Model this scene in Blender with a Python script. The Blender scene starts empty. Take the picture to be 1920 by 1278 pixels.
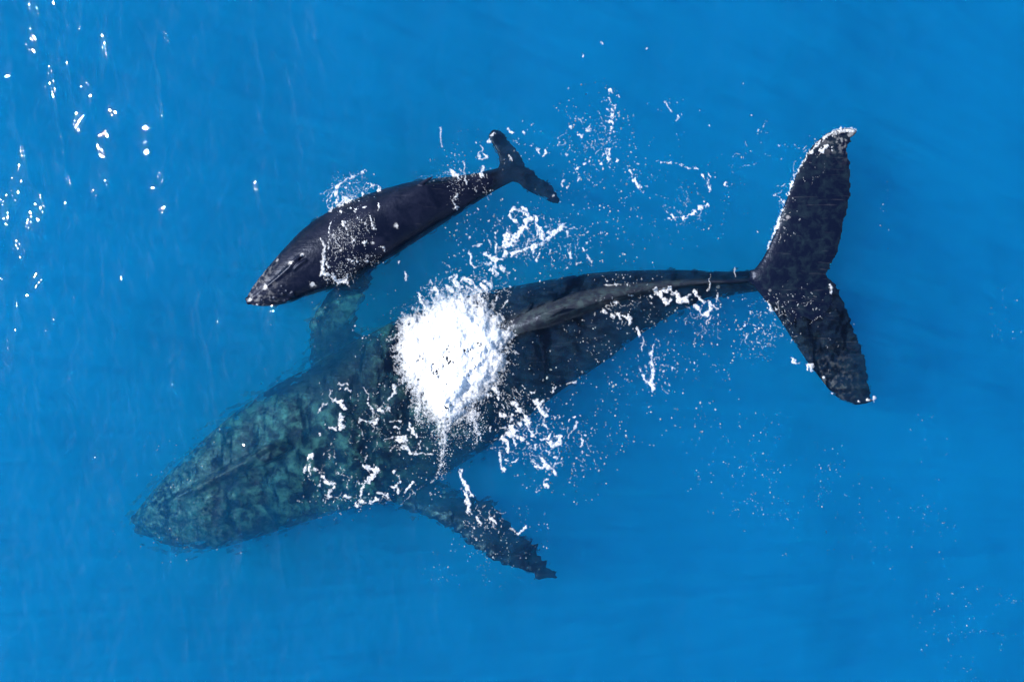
import bpy, bmesh, math, random
import numpy as np
from mathutils import Vector, Matrix
from mathutils.bvhtree import BVHTree

R = math.radians
SC = bpy.context.scene
COL = SC.collection
rng = np.random.default_rng(7)
random.seed(7)

# ------------------------------------------------------------------ camera, sky, sun, exposure
CAM_H = 24.0                                    # drone height above the sea, metres
cam_d = bpy.data.cameras.new('camera')
cam = bpy.data.objects.new('camera', cam_d); COL.objects.link(cam)
cam.location = (0, 0, CAM_H); cam.rotation_euler = (0, 0, 0)
cam_d.sensor_fit = 'HORIZONTAL'; cam_d.sensor_width = 36.0
cam_d.lens = 36.0 * CAM_H / 19.2                # 19.2 m of sea across the frame
cam_d.clip_end = 3000.0
SC.camera = cam

SUN_EL = R(47.0)
SUN_DIR = Vector((-0.988 * math.cos(SUN_EL), 0.155 * math.cos(SUN_EL), math.sin(SUN_EL))).normalized()
world = bpy.data.worlds.new('World'); SC.world = world; world.use_nodes = True
wn = world.node_tree.nodes; wl = world.node_tree.links
bg = wn['Background']; sky = wn.new('ShaderNodeTexSky')
sky.sky_type = 'NISHITA'; sky.sun_disc = False
sky.sun_elevation = SUN_EL
sky.ozone_density = 5.0; sky.dust_density = 0.2; sky.air_density = 1.0
sky.sun_rotation = math.atan2(SUN_DIR.x, SUN_DIR.y)
wl.new(sky.outputs[0], bg.inputs[0]); bg.inputs[1].default_value = 0.15
sun_d = bpy.data.lights.new('sun', 'SUN'); sun_d.energy = 5.0; sun_d.angle = R(0.53); sun_d.color = (1.0, 0.975, 0.94)
sun = bpy.data.objects.new('sun', sun_d); COL.objects.link(sun)
sun.rotation_euler = (-SUN_DIR).to_track_quat('-Z', 'Y').to_euler()

SC.view_settings.view_transform = 'Standard'; SC.view_settings.look = 'None'
SC.view_settings.exposure = 1.04; SC.view_settings.gamma = 1.0
SC.render.engine = 'CYCLES'
SC.cycles.max_bounces = 8; SC.cycles.volume_bounces = 3; SC.cycles.diffuse_bounces = 3
SC.cycles.transmission_bounces = 6; SC.cycles.transparent_max_bounces = 12
SC.cycles.use_denoising = True
SC.cycles.caustics_reflective = False; SC.cycles.caustics_refractive = True

# ------------------------------------------------------------------ helpers
def at(px, py, z=0.0):
    """A photograph pixel (1920 x 1278) at height z as a point of the place."""
    k = (CAM_H - z) / CAM_H / 100.0
    return Vector(((px - 960.0) * k, (639.0 - py) * k, z))

def node(nt, t, loc=None, **kw):
    n = nt.nodes.new(t)
    for k, v in kw.items():
        if k in n.inputs.keys() if isinstance(k, str) else False: n.inputs[k].default_value = v
        else: setattr(n, k, v)
    return n

def new_mat(name):
    m = bpy.data.materials.new(name); m.use_nodes = True
    m.node_tree.nodes.clear()
    return m, m.node_tree

def mesh_obj(name, verts, faces, mat, parent=None, smooth=True):
    me = bpy.data.meshes.new(name)
    me.from_pydata(verts, [], faces); me.update()
    if smooth: me.polygons.foreach_set('use_smooth', [True] * len(me.polygons))
    if mat: me.materials.append(mat)
    o = bpy.data.objects.new(name, me); COL.objects.link(o)
    if parent: o.parent = parent
    return o

def fast_mesh(name, V, F, mat, smooth=True):
    """V (n,3), F (m,k) numpy -> mesh object, quickly."""
    V = np.asarray(V, dtype=np.float32); F = np.asarray(F, dtype=np.int32)
    me = bpy.data.meshes.new(name)
    k = F.shape[1]
    me.vertices.add(len(V)); me.vertices.foreach_set('co', V.ravel())
    me.loops.add(F.size); me.loops.foreach_set('vertex_index', F.ravel())
    me.polygons.add(len(F))
    me.polygons.foreach_set('loop_start', np.arange(0, F.size, k, dtype=np.int32))
    me.polygons.foreach_set('loop_total', np.full(len(F), k, dtype=np.int32))
    me.polygons.foreach_set('use_smooth', np.full(len(F), smooth, dtype=bool))
    me.update(calc_edges=True); me.validate()
    if mat: me.materials.append(mat)
    o = bpy.data.objects.new(name, me); COL.objects.link(o)
    return o

def tag(o, label=None, cat=None, group=None, kind=None):
    if label: o['label'] = label
    if cat: o['category'] = cat
    if group: o['group'] = group
    if kind: o['kind'] = kind
    return o

# smooth random 2-D field for numpy work (value noise with cubic interpolation)
class Noise2:
    def __init__(self, seed, n=256):
        self.t = np.random.default_rng(seed).random((n, n)); self.n = n
    def __call__(self, x, y):
        x = np.asarray(x, dtype=float); y = np.asarray(y, dtype=float)
        xi = np.floor(x).astype(int); yi = np.floor(y).astype(int)
        fx = x - xi; fy = y - yi
        fx = fx * fx * fx * (fx * (fx * 6 - 15) + 10); fy = fy * fy * fy * (fy * (fy * 6 - 15) + 10)
        n = self.n; a = self.t
        x0 = xi % n; x1 = (xi + 1) % n; y0 = yi % n; y1 = (yi + 1) % n
        return (a[x0, y0] * (1 - fx) + a[x1, y0] * fx) * (1 - fy) + (a[x0, y1] * (1 - fx) + a[x1, y1] * fx) * fy
    def fbm(self, x, y, octv=4, gain=0.5):
        s = 0; a = 1; t = 0
        for i in range(octv):
            s = s + a * self(x * 2 ** i + 17.3 * i, y * 2 ** i + 5.1 * i); t += a; a *= gain
        return s / t * 2 - 1
NZ = [Noise2(s) for s in range(6)]

# ------------------------------------------------------------------ the sea: waves as one function
_wr = np.random.default_rng(21)
WAVES = []
for i in range(70):
    lam = 0.30 * (4.5 / 0.30) ** _wr.random()
    th = _wr.normal(0.10, 0.60)
    amp = 0.0026 * lam ** 0.95 * (0.5 + _wr.random())
    WAVES.append((2 * math.pi / lam * math.cos(th), 2 * math.pi / lam * math.sin(th), amp, _wr.random() * 6.28, lam))
# smooth "footprints" that the flukes have left on the surface: centre x, y, radius (m)
SLICKS = [(3.4, 3.3, 1.5), (3.0, -2.6, 2.3), (7.6, -2.4, 1.9), (8.2, 3.5, 1.6), (1.0, 5.2, 1.3)]
def chop(x, y):
    """How much fine wind ripple there is: most to the left, little in the whales' wake."""
    m = 0.58 + 0.30 * NZ[2].fbm(x * 0.25 + 3, y * 0.16, 3) + 0.50 / (1 + np.exp((x + 4.2) / 1.2))
    for sx, sy, sr in SLICKS:
        d = np.hypot(x - sx, y - sy) / sr
        m = m * (1 - 0.75 * np.exp(-d ** 4)) + 0.16 * np.exp(-((d - 1.12) / 0.10) ** 2)
    return np.clip(m, 0.14, 1.5)
def wave(x, y):
    x = np.asarray(x, dtype=float); y = np.asarray(y, dtype=float)
    wx = x + 0.25 * NZ[0].fbm(x * 0.35, y * 0.35, 2); wy = y + 0.25 * NZ[1].fbm(x * 0.35 + 9, y * 0.35, 2)
    h = np.zeros(np.broadcast(x, y).shape); hs = np.zeros_like(h)
    for kx, ky, a, p, lam in WAVES:
        s = a * np.sin(kx * wx + ky * wy + p)
        if lam < 1.0: hs += s
        else: h += 0.6 * s
    m = chop(x, y)
    c, sn = math.cos(0.18), math.sin(0.18)
    u = c * x + sn * y; v = -sn * x + c * y
    # thin sharp-crested wavelets, crests running up and down the picture
    r1 = 1 - np.abs(NZ[3].fbm(u * 1.5 + 40, v * 0.62 + 11, 3, 0.45))
    r2 = 1 - np.abs(NZ[4].fbm(u * 4.2 + 7, v * 1.9 + 23, 3, 0.5))
    rp = NZ[5].fbm(u * 7.0, v * 4.0, 3, 0.5)
    return h + m * (hs + 0.026 * r1 ** 3 + 0.012 * r2 ** 3 + 0.0085 * rp) + 0.0046 * NZ[0].fbm(u * 8.0 + 3, v * 5.0, 3)

def axis(core, step, far):
    a = list(np.arange(-core, core + 1e-6, step)); d = step; v = core
    ext = []
    while v < far:
        d *= 1.25; v += d; ext.append(v)
    return np.array([-e for e in ext[::-1]] + a + ext)

# ------------------------------------------------------------------ material: water (one body: skin of waves + blue volume)
def water_material():
    m, nt = new_mat('sea_water'); L = nt.links.new
    out = node(nt, 'ShaderNodeOutputMaterial')
    tr = node(nt, 'ShaderNodeBsdfTransparent')
    rf = node(nt, 'ShaderNodeBsdfRefraction'); rf.inputs['IOR'].default_value = 1.33; rf.inputs['Roughness'].default_value = 0.0
    le = node(nt, 'ShaderNodeAttribute'); le.attribute_name = 'lens'       # steep little facets that bend what lies below, plus an added caustic mask
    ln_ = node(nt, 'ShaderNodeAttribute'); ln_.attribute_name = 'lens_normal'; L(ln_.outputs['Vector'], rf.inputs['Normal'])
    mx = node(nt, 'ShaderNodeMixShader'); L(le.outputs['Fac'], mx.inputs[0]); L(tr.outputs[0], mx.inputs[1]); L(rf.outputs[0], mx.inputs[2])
    gl = node(nt, 'ShaderNodeBsdfGlossy'); gl.inputs['Roughness'].default_value = 0.026
    fr = node(nt, 'ShaderNodeFresnel'); fr.inputs['IOR'].default_value = 1.33
    top = node(nt, 'ShaderNodeMixShader'); L(fr.outputs[0], top.inputs[0]); L(mx.outputs[0], top.inputs[1]); L(gl.outputs[0], top.inputs[2])
    L(top.outputs[0], out.inputs['Surface'])
    sc = node(nt, 'ShaderNodeVolumeScatter'); sc.inputs['Color'].default_value = (0.002, 0.47, 1.0, 1); sc.inputs['Density'].default_value = 0.45
    sc.inputs['Anisotropy'].default_value = 0.28
    ab = node(nt, 'ShaderNodeVolumeAbsorption'); ab.inputs['Color'].default_value = (0.0, 0.885, 0.996, 1); ab.inputs['Density'].default_value = 1.05
    ad = node(nt, 'ShaderNodeAddShader'); L(sc.outputs[0], ad.inputs[0]); L(ab.outputs[0], ad.inputs[1])
    L(ad.outputs[0], out.inputs['Volume'])
    return m
M_WATER = water_material()

xs = axis(10.6, 0.027, 900.0); ys = axis(7.1, 0.027, 900.0)
X, Y = np.meshgrid(xs, ys, indexing='ij'); nx, ny = X.shape
Zw = wave(X, Y) * np.exp(-np.maximum(0, np.maximum(np.abs(X) - 30, np.abs(Y) - 30)) / 20)
V = np.stack([X, Y, Zw], -1).reshape(-1, 3)
idx = np.arange(nx * ny).reshape(nx, ny)
F = np.stack([idx[:-1, :-1], idx[1:, :-1], idx[1:, 1:], idx[:-1, 1:]], -1).reshape(-1, 4)
# walls and floor close the body of water
rim = np.concatenate([idx[:, 0], idx[-1, 1:], idx[-2::-1, -1], idx[0, -2:0:-1]])
DEEP = -45.0
low = V[rim].copy(); low[:, 2] = DEEP
li = len(V) + np.arange(len(rim)); V2 = np.concatenate([V, low])
rn = np.roll(rim, -1); ln = np.roll(li, -1)
walls = np.stack([rim, li, ln, rn], -1)
cen = len(V2); V2 = np.concatenate([V2, [[0, 0, DEEP]]])
floor = np.stack([li, np.full(len(li), cen), ln], -1)
sea = fast_mesh('sea_water', V2, np.concatenate([F, walls]), M_WATER)
bmx = bmesh.new(); bmx.from_mesh(sea.data); bmx.verts.ensure_lookup_table()
for t in floor:
    bmx.faces.new([bmx.verts[int(i)] for i in t])
bmx.to_mesh(sea.data); bmx.free()
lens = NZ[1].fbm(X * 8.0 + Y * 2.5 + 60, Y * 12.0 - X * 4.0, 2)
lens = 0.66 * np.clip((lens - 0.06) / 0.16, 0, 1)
caustic_net = np.abs(NZ[4].fbm(X * 4.2 + Y * 1.4 + 5, Y * 5.0 - X * 2.0 + 50, 2, 0.5))
caustic_net = 0.40 * np.clip((caustic_net - 0.04) / 0.09, 0, 1)  # caustic pattern put into the mask, dappling sunlight over the mother's front
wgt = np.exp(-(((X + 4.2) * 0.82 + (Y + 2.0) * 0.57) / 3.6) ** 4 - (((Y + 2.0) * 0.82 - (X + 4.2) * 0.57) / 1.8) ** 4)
lens = lens * (1 - wgt) + caustic_net * wgt
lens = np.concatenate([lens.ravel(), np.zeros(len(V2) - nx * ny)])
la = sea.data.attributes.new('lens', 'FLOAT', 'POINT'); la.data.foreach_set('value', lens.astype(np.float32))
hl = 0.16 * NZ[3].fbm(X * 3.6 + Y * 1.2, Y * 5.5 - X * 1.6 + 31, 3, 0.5)
gx, gy = np.gradient(hl, xs, ys)
core = (np.abs(X) < 11) & (np.abs(Y) < 7.5)
nrm = np.stack([np.where(core, -gx, 0), np.where(core, -gy, 0), np.ones_like(gx)], -1).reshape(-1, 3)
nrm /= np.linalg.norm(nrm, axis=1, keepdims=True)
nrm = np.concatenate([nrm, np.tile([[0, 0, 1.0]], (len(V2) - nx * ny, 1))])
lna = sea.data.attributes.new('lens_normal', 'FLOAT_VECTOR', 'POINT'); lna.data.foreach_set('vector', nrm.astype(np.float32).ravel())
tag(sea, kind='structure'); sea['label'] = 'clear deep blue sea with light chop around the whales'

# ------------------------------------------------------------------ whales
def ring_loft(bm, rings):
    """Closed tube through rings of equal length (lists of Vector)."""
    vr = [[bm.verts.new(p) for p in r] for r in rings]
    n = len(vr[0])
    for a, b in zip(vr[:-1], vr[1:]):
        for i in range(n):
            bm.faces.new((a[i], a[(i + 1) % n], b[(i + 1) % n], b[i]))
    bm.faces.new(vr[0][::-1]); bm.faces.new(vr[-1])

def resample(tab, n):
    """Catmull-Rom through rows of a table."""
    T = np.array(tab, dtype=float); m = len(T)
    out = []
    for u in np.linspace(0, m - 1, n):
        i = min(int(u), m - 2); f = u - i
        p0 = T[max(i - 1, 0)]; p1 = T[i]; p2 = T[i + 1]; p3 = T[min(i + 2, m - 1)]
        out.append(0.5 * (2 * p1 + (p2 - p0) * f + (2 * p0 - 5 * p1 + 4 * p2 - p3) * f ** 2 + (3 * p1 - p0 - 3 * p2 + p3) * f ** 3))
    return np.array(out)

def body_rings(tab, n=90, seg=48, crest=False):
    """rows: Ux Uy Lx Ly (outline pixels at mid-depth) ztop zmid zbot skew peak"""
    rings = []
    for ux, uy, lx, ly, zt, zm, zb, sk, pk in resample(tab, n):
        U = at(ux, uy, zm); Lo = at(lx, ly, zm)
        c = (U + Lo) / 2; ax = (U - Lo) / 2
        pts = []
        for i in range(seg):
            a = 2 * math.pi * i / seg
            s, co = math.sin(a), math.cos(a)
            if s >= 0:
                if zt > -0.10 and crest:           # broad shallow flanks carrying a narrow keel
                    zf = -0.08; q = s ** 0.7
                    z = zm + (zf - zm) * q + (zt - zf) * s ** (20.0 if co >= 0 else 10.0 + 110.0 * min(max((pk - 0.74) / 0.10, 0.0), 1.0))
                else:
                    q = s ** pk; z = zm + (zt - zm) * q
                p = c + ax * (co + sk * q * (1 - abs(co) ** 1.5))
            else:
                p = c + ax * co; z = zm + (zb - zm) * (-s) ** 0.9
            pts.append(Vector((p.x, p.y, z)))
        rings.append(pts)
    return rings

def fin_rings(tab, n=40, seg=20, rough=0.0, seed=0, lead=0.0):
    """rows: LEx LEy TEx TEy z thick"""
    rings = []
    r = np.random.default_rng(seed)
    for lx, ly, tx, ty, z, th in resample(tab, n):
        A = at(lx, ly, z); B = at(tx, ty, z)
        ch = (A - B).normalized(); B = B + ch * rough * r.normal(); A = A + ch * rough * lead * r.normal()
        pts = []
        for i in range(seg):
            a = 2 * math.pi * i / seg
            t = 0.5 - 0.5 * math.cos(a)                 # 0 at the leading edge
            w = math.sin(a) * (1.15 - 0.55 * t)         # blunt front, thin back
            p = A.lerp(B, t)
            pts.append(Vector((p.x, p.y, z + w * th * 0.5)))
        rings.append(pts)
    return rings

def add_ball(bm, c, r, sq=1.0):
    mt = Matrix.Translation(c) @ Matrix.Diagonal((r, r, r * sq, 1))
    bmesh.ops.create_icosphere(bm, subdivisions=2, radius=1.0, matrix=mt)

def one_skin(name, bm, voxel, mat, smooth_it=4):
    """Fuse overlapping closed pieces into one continuous skin."""
    bmesh.ops.recalc_face_normals(bm, faces=bm.faces)
    me = bpy.data.meshes.new(name + '_src'); bm.to_mesh(me); bm.free()
    tmp = bpy.data.objects.new(name + '_src', me); COL.objects.link(tmp)
    md = tmp.modifiers.new('fuse', 'REMESH'); md.mode = 'VOXEL'; md.voxel_size = voxel
    ms = tmp.modifiers.new('soft', 'SMOOTH'); ms.factor = 0.5; ms.iterations = smooth_it
    dg = bpy.context.evaluated_depsgraph_get()
    ev = tmp.evaluated_get(dg)
    res = bpy.data.meshes.new_from_object(ev)
    res.name = name
    bpy.data.objects.remove(tmp)
    res.polygons.foreach_set('use_smooth', [True] * len(res.polygons))
    res.materials.clear(); res.materials.append(mat)
    o = bpy.data.objects.new(name, res); COL.objects.link(o)
    return o

def skin_material(name, dark, pale, patch_scale, patch_lo, patch_hi, marks, wrinkle):
    m, nt = new_mat(name); L = nt.links.new
    out = node(nt, 'ShaderNodeOutputMaterial'); pb = node(nt, 'ShaderNodeBsdfPrincipled')
    L(pb.outputs[0], out.inputs['Surface'])
    tc = node(nt, 'ShaderNodeTexCoord')
    n1 = node(nt, 'ShaderNodeTexNoise'); n1.inputs['Scale'].default_value = patch_scale; n1.inputs['Detail'].default_value = 6; n1.inputs['Roughness'].default_value = 0.62; n1.inputs['Distortion'].default_value = 0.45
    L(tc.outputs['Object'], n1.inputs['Vector'])
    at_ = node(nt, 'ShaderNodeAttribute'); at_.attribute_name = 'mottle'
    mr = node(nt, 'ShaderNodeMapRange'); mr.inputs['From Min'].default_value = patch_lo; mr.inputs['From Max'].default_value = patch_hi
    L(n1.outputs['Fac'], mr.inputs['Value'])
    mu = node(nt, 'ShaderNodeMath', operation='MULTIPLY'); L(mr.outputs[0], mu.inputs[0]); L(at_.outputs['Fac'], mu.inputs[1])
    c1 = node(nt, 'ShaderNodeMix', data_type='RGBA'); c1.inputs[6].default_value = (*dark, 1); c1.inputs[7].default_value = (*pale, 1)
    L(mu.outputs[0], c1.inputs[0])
    # pale rake marks and round scars
    mp = node(nt, 'ShaderNodeMapping'); mp.inputs['Rotation'].default_value = (0, 0, R(35)); mp.inputs['Scale'].default_value = (0.7, 9.0, 3.0)
    L(tc.outputs['Object'], mp.inputs['Vector'])
    n2 = node(nt, 'ShaderNodeTexNoise'); n2.inputs['Scale'].default_value = 2.4; n2.inputs['Detail'].default_value = 5; L(mp.outputs[0], n2.inputs['Vector'])
    r2 = node(nt, 'ShaderNodeMapRange'); r2.inputs['From Min'].default_value = 0.62; r2.inputs['From Max'].default_value = 0.80; r2.inputs['To Max'].default_value = marks
    L(n2.outputs['Fac'], r2.inputs['Value'])
    vo = node(nt, 'ShaderNodeTexVoronoi'); vo.inputs['Scale'].default_value = 1.7; L(tc.outputs['Object'], vo.inputs['Vector'])
    r3 = node(nt, 'ShaderNodeMapRange'); r3.inputs['From Min'].default_value = 0.075; r3.inputs['From Max'].default_value = 0.04; r3.inputs['To Max'].default_value = 0.7
    L(vo.outputs['Distance'], r3.inputs['Value'])
    mxm = node(nt, 'ShaderNodeMath', operation='MAXIMUM'); L(r2.outputs[0], mxm.inputs[0]); L(r3.outputs[0], mxm.inputs[1])
    c2 = node(nt, 'ShaderNodeMix', data_type='RGBA'); c2.inputs[7].default_value = (0.20, 0.19, 0.19, 1)
    L(mxm.outputs[0], c2.inputs[0]); L(c1.outputs[2], c2.inputs[6])
    # encrusted white skin (barnacles, chafed knobs)
    ab = node(nt, 'ShaderNodeAttribute'); ab.attribute_name = 'crust'
    n4 = node(nt, 'ShaderNodeTexNoise'); n4.inputs['Scale'].default_value = 11; n4.inputs['Detail'].default_value = 4; L(tc.outputs['Object'], n4.inputs['Vector'])
    r4 = node(nt, 'ShaderNodeMapRange'); r4.inputs['From Min'].default_value = 0.5; r4.inputs['From Max'].default_value = 0.62; L(n4.outputs['Fac'], r4.inputs['Value'])
    m4 = node(nt, 'ShaderNodeMath', operation='MULTIPLY'); L(r4.outputs[0], m4.inputs[0]); L(ab.outputs['Fac'], m4.inputs[1])
    r5 = node(nt, 'ShaderNodeMapRange'); r5.inputs['From Min'].default_value = 0.86; r5.inputs['From Max'].default_value = 1.0; L(ab.outputs['Fac'], r5.inputs['Value'])
    m5 = node(nt, 'ShaderNodeMath', operation='MAXIMUM'); L(m4.outputs[0], m5.inputs[0]); L(r5.outputs[0], m5.inputs[1])
    c3 = node(nt, 'ShaderNodeMix', data_type='RGBA'); c3.inputs[7].default_value = (0.36, 0.35, 0.34, 1)
    L(m5.outputs[0], c3.inputs[0]); L(c2.outputs[2], c3.inputs[6])
    # whitish flipper skin, and the lit dorsal ridge painted paler
    af = node(nt, 'ShaderNodeAttribute'); af.attribute_name = 'fin_lit_ridge'
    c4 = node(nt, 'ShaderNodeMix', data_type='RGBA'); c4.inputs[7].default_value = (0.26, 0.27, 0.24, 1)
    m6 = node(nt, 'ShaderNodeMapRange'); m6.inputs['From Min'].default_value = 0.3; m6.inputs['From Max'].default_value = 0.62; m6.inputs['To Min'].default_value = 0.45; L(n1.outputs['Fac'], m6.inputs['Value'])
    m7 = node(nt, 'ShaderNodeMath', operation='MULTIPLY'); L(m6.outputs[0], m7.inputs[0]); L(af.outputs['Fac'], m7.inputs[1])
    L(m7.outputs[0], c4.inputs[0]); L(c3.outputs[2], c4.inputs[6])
    L(c4.outputs[2], pb.inputs['Base Color'])
    pb.inputs['IOR'].default_value = 1.33; pb.inputs['Specular IOR Level'].default_value = 0.27; pb.inputs['Specular Tint'].default_value = (0.66, 0.76, 1.0, 1)
    rg = node(nt, 'ShaderNodeMapRange'); rg.inputs['To Min'].default_value = 0.22; rg.inputs['To Max'].default_value = 0.50; L(n1.outputs['Fac'], rg.inputs['Value']); L(rg.outputs[0], pb.inputs['Roughness'])
    nb = node(nt, 'ShaderNodeTexNoise'); nb.inputs['Scale'].default_value = 14; nb.inputs['Detail'].default_value = 6; L(tc.outputs['Object'], nb.inputs['Vector'])
    mpw = node(nt, 'ShaderNodeMapping'); mpw.inputs['Rotation'].default_value = (0, 0, R(-14)); mpw.inputs['Scale'].default_value = (1.0, 7.0, 4.0); L(tc.outputs['Object'], mpw.inputs['Vector'])
    nw = node(nt, 'ShaderNodeTexNoise'); nw.inputs['Scale'].default_value = 2.0; nw.inputs['Detail'].default_value = 4; nw.inputs['Distortion'].default_value = 0.5; L(mpw.outputs[0], nw.inputs['Vector'])
    b0 = node(nt, 'ShaderNodeBump'); b0.inputs['Strength'].default_value = 0.8; b0.inputs['Distance'].default_value = wrinkle; L(nw.outputs['Fac'], b0.inputs['Height'])
    bu = node(nt, 'ShaderNodeBump'); bu.inputs['Strength'].default_value = 0.6; bu.inputs['Distance'].default_value = 0.012
    L(b0.outputs[0], bu.inputs['Normal']); L(nb.outputs['Fac'], bu.inputs['Height']); L(bu.outputs[0], pb.inputs['Normal'])
    return m

def paint(o, name, fn):
    me = o.data; n = len(me.vertices)
    co = np.empty(n * 3, dtype=np.float32); me.vertices.foreach_get('co', co); co = co.reshape(-1, 3)
    a = me.attributes.new(name, 'FLOAT', 'POINT'); a.data.foreach_set('value', np.clip(fn(co), 0, 1).astype(np.float32))

def tube(bm, pts, n=26, seg=12):
    """rows: px py z r"""
    rs = []
    T = resample(pts, n); C = [at(a, b, c) for a, b, c, _ in T]
    for i, c in enumerate(C):
        d = (C[min(i + 1, n - 1)] - C[max(i - 1, 0)]).normalized(); sd_ = d.cross(Vector((0, 0, 1))).normalized(); up = sd_.cross(d)
        rs.append([c + (sd_ * math.cos(2 * math.pi * k / seg) + up * math.sin(2 * math.pi * k / seg)) * T[i][3] for k in range(seg)])
    ring_loft(bm, rs)

# mother ------------------------------------------------------------
MOTHER = [  # Ux Uy   Lx Ly    ztop  zmid  zbot  skew peak
    (250, 968, 258, 998, -0.85, -0.92, -1.15, 0.0, 0.8),
    (285, 922, 322, 1020, -0.62, -0.92, -1.45, 0.0, 0.75),
    (332, 872, 400, 1028, -0.50, -0.88, -1.65, 0.0, 0.7),
    (392, 815, 470, 1010, -0.42, -0.82, -1.90, 0.0, 0.75),
    (450, 766, 552, 984, -0.36, -0.77, -2.10, 0.0, 0.8),
    (520, 720, 640, 958, -0.30, -0.72, -2.25, 0.04, 0.9),
    (600, 678, 720, 937, -0.25, -0.68, -2.30, 0.08, 1.0),
    (680, 632, 800, 905, -0.21, -0.64, -2.20, 0.12, 0.95),
    (760, 594, 885, 857, -0.17, -0.58, -2.00, 0.16, 0.9),
    (850, 562, 965, 800, -0.13, -0.44, -1.75, 0.20, 0.85),
    (930, 543, 1045, 737, 0.10, -0.36, -1.45, 0.24, 0.85),
    (1010, 528, 1130, 680, 0.25, -0.32, -1.15, 0.24, 0.85),
    (1090, 514, 1205, 624, 0.24, -0.30, -0.95, 0.18, 0.85),
    (1180, 507, 1272, 584, 0.17, -0.28, -0.80, 0.10, 0.85),
    (1280, 506, 1342, 559, 0.12, -0.25, -0.68, 0.03, 0.85),
    (1370, 509, 1400, 549, 0.09, -0.24, -0.50, 0.0, 0.85),
    (1440, 506, 1445, 542, 0.05, -0.09, -0.25, 0.0, 0.7),
    (1500, 512, 1500, 530, -0.03, -0.06, -0.12, 0.0, 0.7),
]
M_FLUKE_U = [
    (1405, 534, 1548, 530, -0.01, 0.26), (1408, 514, 1548, 516, 0.01, 0.28), (1424, 492, 1553, 506, 0.03, 0.26), (1437, 470, 1562, 492, 0.06, 0.22), (1455, 430, 1574, 462, 0.09, 0.18),
    (1468, 388, 1584, 418, 0.11, 0.15), (1485, 345, 1592, 380, 0.11, 0.13), (1502, 305, 1597, 335, 0.09, 0.11),
    (1522, 274, 1591, 290, 0.07, 0.10), (1550, 250, 1594, 268, 0.05, 0.08), (1578, 241, 1601, 256, 0.03, 0.07), (1602, 241, 1607, 247, 0.02, 0.05)]
M_FLUKE_L = [
    (1405, 506, 1548, 503, 0.00, 0.26), (1408, 528, 1550, 516, 0.00, 0.28), (1425, 552, 1568, 533, -0.02, 0.26), (1446, 578, 1581, 563, -0.05, 0.22), (1468, 610, 1594, 597, -0.08, 0.19),
    (1489, 643, 1608, 630, -0.11, 0.16), (1514, 680, 1620, 662, -0.13, 0.14), (1538, 711, 1628, 698, -0.14, 0.12),
    (1564, 741, 1630, 725, -0.13, 0.09), (1600, 759, 1636, 745, -0.12, 0.07), (1638, 752, 1645, 746, -0.11, 0.05)]
M_FLIP_R = [
    (690, 925, 800, 880, -1.05, 0.45), (735, 948, 830, 905, -0.85, 0.38), (785, 962, 860, 918, -0.70, 0.32), (830, 980, 905, 938, -0.52, 0.27), (870, 1010, 945, 965, -0.42, 0.23),
    (905, 1038, 972, 998, -0.36, 0.19), (950, 1060, 1002, 1022, -0.32, 0.15), (1000, 1080, 1028, 1052, -0.30, 0.11), (1040, 1088, 1047, 1080, -0.30, 0.06)]
M_FLIP_L = [
    (605, 740, 720, 690, -1.10, 0.45), (588, 690, 690, 645, -0.90, 0.38), (578, 640, 670, 622, -0.72, 0.32), (583, 602, 668, 592, -0.62, 0.27), (603, 568, 684, 556, -0.64, 0.23),
    (625, 535, 697, 522, -0.80, 0.19), (645, 512, 704, 500, -1.00, 0.15), (665, 495, 708, 486, -1.12, 0.11), (690, 484, 706, 480, -1.2, 0.06)]
M_SKIN_M = skin_material('mother_skin', (0.0016, 0.0032, 0.0105), (0.062, 0.130, 0.120), 5.6, 0.45, 0.68, 0.14, 0.009)
bm = bmesh.new()
ring_loft(bm, body_rings(MOTHER, 150, 144, True))
ring_loft(bm, fin_rings(M_FLUKE_U, 60, 24, 0.018, 1)); ring_loft(bm, fin_rings(M_FLUKE_L, 60, 24, 0.018, 2))
ring_loft(bm, fin_rings(M_FLIP_R, 46, 24, 0.055, 3, 0.8)); ring_loft(bm, fin_rings(M_FLIP_L, 46, 24, 0.045, 4, 0.6))
# dorsal fin: low hooked nub on the ridge
ring_loft(bm, [[at(960 + dx, 622 - dx * 0.46 + s * w, z) for dx, s, z in ()] or [Vector(p) for p in pts] for pts, w in ()] or
          [[Vector((at(px, py, 0).x + a * 0.16 * k, at(px, py, 0).y + b * 0.06 * k, zz + c * 0.14 * k)) for a, b, c in ((-1, 0, -1), (0, 1, -1), (1, 0, -1), (0, -1, -1))] for px, py, zz, k in ((1012, 597, 0.24, 1.0), (1028, 590, 0.36, 1.0), (1044, 582, 0.46, 0.8), (1058, 576, 0.52, 0.35))])
tube(bm, [(262, 980, -0.84, 0.05), (330, 935, -0.56, 0.08), (400, 900, -0.44, 0.10), (460, 868, -0.37, 0.11), (505, 845, -0.32, 0.08), (540, 828, -0.30, 0.03)])     # rostrum ridge
tube(bm, [(470, 858, -0.33, 0.03), (505, 838, -0.25, 0.09), (540, 822, -0.26, 0.03)]); tube(bm, [(478, 872, -0.33, 0.03), (513, 852, -0.25, 0.09), (548, 836, -0.26, 0.03)])   # blowhole lips
tube(bm, [(300, 1012, -0.86, 0.06), (370, 1018, -0.80, 0.11), (450, 1000, -0.74, 0.13), (530, 978, -0.70, 0.12), (600, 960, -0.66, 0.05)])    # lower lip
tr = np.random.default_rng(5)
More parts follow.
